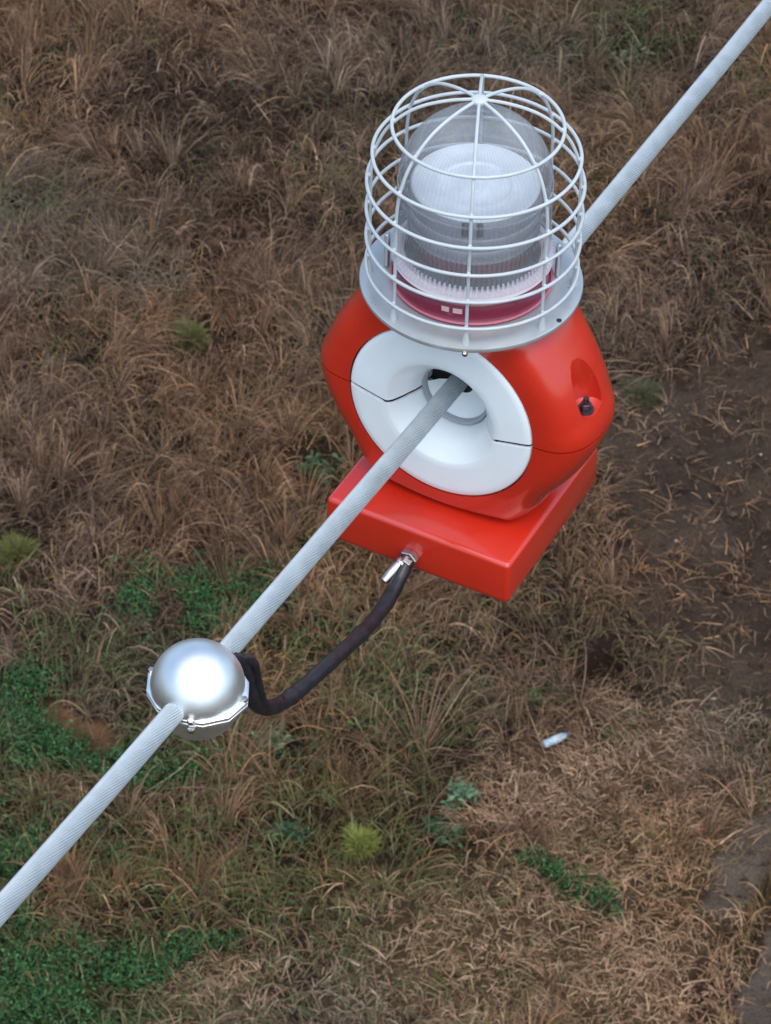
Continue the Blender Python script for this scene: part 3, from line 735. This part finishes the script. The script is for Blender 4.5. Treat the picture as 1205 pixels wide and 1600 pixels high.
# ---------------- single plants
def gz(x, y): return float(hgt(np.array([x]), np.array([y]))[0])
def herb(px, py, rad, hh, pal, label, nst=9, leaf=(0.04, 0.085), lw=0.42, name='weed', cat='weed', group=None):
    x, y = G(px, py); z = gz(x, y)
    root = empty(name, (x, y, z)); tag(root, label, cat, group)
    bm = bmesh.new(); Vb = []; Tb = []
    for s in range(nst):
        a = rng.uniform(0, 2 * PI); r = rad * rng.uniform(0.35, 1.0); h = hh * rng.uniform(0.6, 1.0) * (1.2 - 0.5 * r / rad)
        p = spline([(0, 0, -0.01), (r * 0.3 * math.cos(a), r * 0.3 * math.sin(a), h * 0.6), (r * math.cos(a), r * math.sin(a), h)], 6)
        add_tube(bm, p, [0.0035 * (1 - 0.7 * i / len(p)) for i in range(len(p))], 5)
        nl = 20; ii = rng.uniform(0.2, 1, nl) * (len(p) - 1); Pp = np.array([p[int(q)] for q in ii]); L = rng.uniform(*leaf, nl)
        V_, T_ = leaves(Pp, L, L * lw, rng.uniform(0, 2 * PI, nl), rng.uniform(-0.3, 0.8, nl), ctone(pal, nl, 0.25)); Vb.append(V_); Tb.append(T_)
    STM = bpy.data.materials.get('weed_stem') or mat('weed_stem', tuple(cl(70, 80, 48)), 0.7)
    bm_obj('stem', bm, STM, root, auto=None)
    build_leaves('foliage', [(np.concatenate(Vb), np.concatenate(Tb))], GRNM, root)
    return root
def fluffy(px, py, rad, hh, pal, label, n=1400, name='shrub', cat='shrub'):
    x, y = G(px, py); z = gz(x, y); root = empty(name, (x, y, z)); tag(root, label, cat)
    d = rng.normal(0, 1, (n, 3)); d[:, 2] = np.abs(d[:, 2]); d /= np.linalg.norm(d, axis=1)[:, None]
    q = rng.uniform(0.3, 1.0, n)[:, None] * (1 + 0.18 * np.sin(3 * np.arctan2(d[:, 1], d[:, 0]) + 1))[:, None]
    P_ = d * q * np.array([rad, rad, hh]); 
    V = ribbons(P_ * 0.75, np.arctan2(d[:, 1], d[:, 0]) + rng.normal(0, .5, n), np.full(n, rad * 0.35) * rng.uniform(.5, 1.2, n), hh * 0.25 * d[:, 2] + 0.005, rng.uniform(0.003, 0.006, n), rng.normal(0, .5, n), rng.uniform(.4, .7, n), 3)
    build_ribbons('foliage', [(V, ctone(pal, n, 0.25))], GRNM, root)
    bm = bmesh.new()
    for s in range(10):
        a = 2 * PI * s / 10; add_tube(bm, [(0, 0, -0.02), (rad * .25 * math.cos(a), rad * .25 * math.sin(a), hh * .4), (rad * .6 * math.cos(a), rad * .6 * math.sin(a), hh * .75)], [0.004, 0.003, 0.0015], 5)
    bm_obj('stem', bm, bpy.data.materials['weed_stem'], root, auto=None)
BLUEG = [cl(92, 124, 92), cl(72, 104, 76), cl(112, 140, 108)]
DGRN = [cl(58, 84, 56), cl(46, 70, 48), cl(76, 100, 70)]
YG = [cl(140, 150, 70), cl(120, 134, 62), cl(156, 160, 88)]
OG = [cl(104, 104, 60), cl(92, 94, 54), cl(116, 112, 68)]
herb(425, 1162, 0.20, 0.12, BLUEG, 'bluish green leafy weed just below right of the ball clamp', 12)
herb(500, 735, 0.22, 0.16, DGRN, 'dark green weed beside the left corner of the red lamp box', 14)
herb(715, 1250, 0.16, 0.14, BLUEG, 'pale bluish green weed right of the darkest herb below the lamp', 10)
herb(695, 1305, 0.19, 0.12, DGRN, 'dark green weed directly below the pale bluish one', 13)
herb(450, 1312, 0.18, 0.12, DGRN, 'small dark weed left of the bright yellow green tuft', 10)
herb(985, 95, 0.28, 0.15, [cl(84, 90, 66), cl(98, 102, 80), cl(66, 74, 52)], 'muted green weed near the top, left of the conductor', 14)
fluffy(562, 1322, 0.17, 0.20, YG, 'bright yellow green feathery tuft low in the middle of the field')
fluffy(28, 885, 0.20, 0.24, [cl(118, 122, 64), cl(100, 106, 56)], 'yellowish olive feathery tuft at the left edge of the field')
fluffy(296, 545, 0.20, 0.22, OG, 'dull olive feathery tuft in the brown grass left of the lamp')
fluffy(1003, 612, 0.22, 0.12, [cl(90, 92, 62), cl(80, 84, 58)], 'flat olive green tuft just right of the red lamp housing')
fluffy(575, 70, 0.16, 0.16, [cl(94, 88, 60), cl(84, 80, 54)], 'olive tuft near the top edge left of the cage')

# ---------------- the bottle
x, y = G(868, 1162); zb = gz(x, y) + 0.055
bt = empty('plastic_bottle', (x, y, zb), 0.55); tag(bt, 'crumpled clear blue plastic bottle lying in the straw', 'bottle')
BM_ = mat('bottle_plastic', (0.36, 0.47, 0.55), 0.18, var=0.25, vscale=40, bump=0.5, bscale=40)
b = bmesh.new(); add_lathe(b, [(0, -0.105), (0.020, -0.105), (0.029, -0.098), (0.031, -0.08), (0.028, -0.06), (0.031, -0.04), (0.0285, -0.02), (0.031, 0.0), (0.029, 0.02), (0.031, 0.04), (0.029, 0.06), (0.018, 0.085), (0.012, 0.092), (0.012, 0.104), (0, 0.104)], 24, 'x')
bm_obj('body', b, BM_, bt, auto=None)
b = bmesh.new(); add_lathe(b, [(0.0315, -0.03), (0.0322, -0.028), (0.0322, 0.025), (0.0315, 0.027)], 24, 'x'); bm_obj('sleeve', b, mat('bottle_sleeve', (0.50, 0.58, 0.62), 0.4, var=0.3, vscale=50), bt, auto=None)
b = bmesh.new(); add_lathe(b, [(0, 0.112), (0.012, 0.112), (0.0142, 0.110), (0.0142, 0.098), (0, 0.098)], 20, 'x'); bm_obj('cap', b, mat('bottle_cap', (0.10, 0.22, 0.45), 0.4), bt, auto=30)
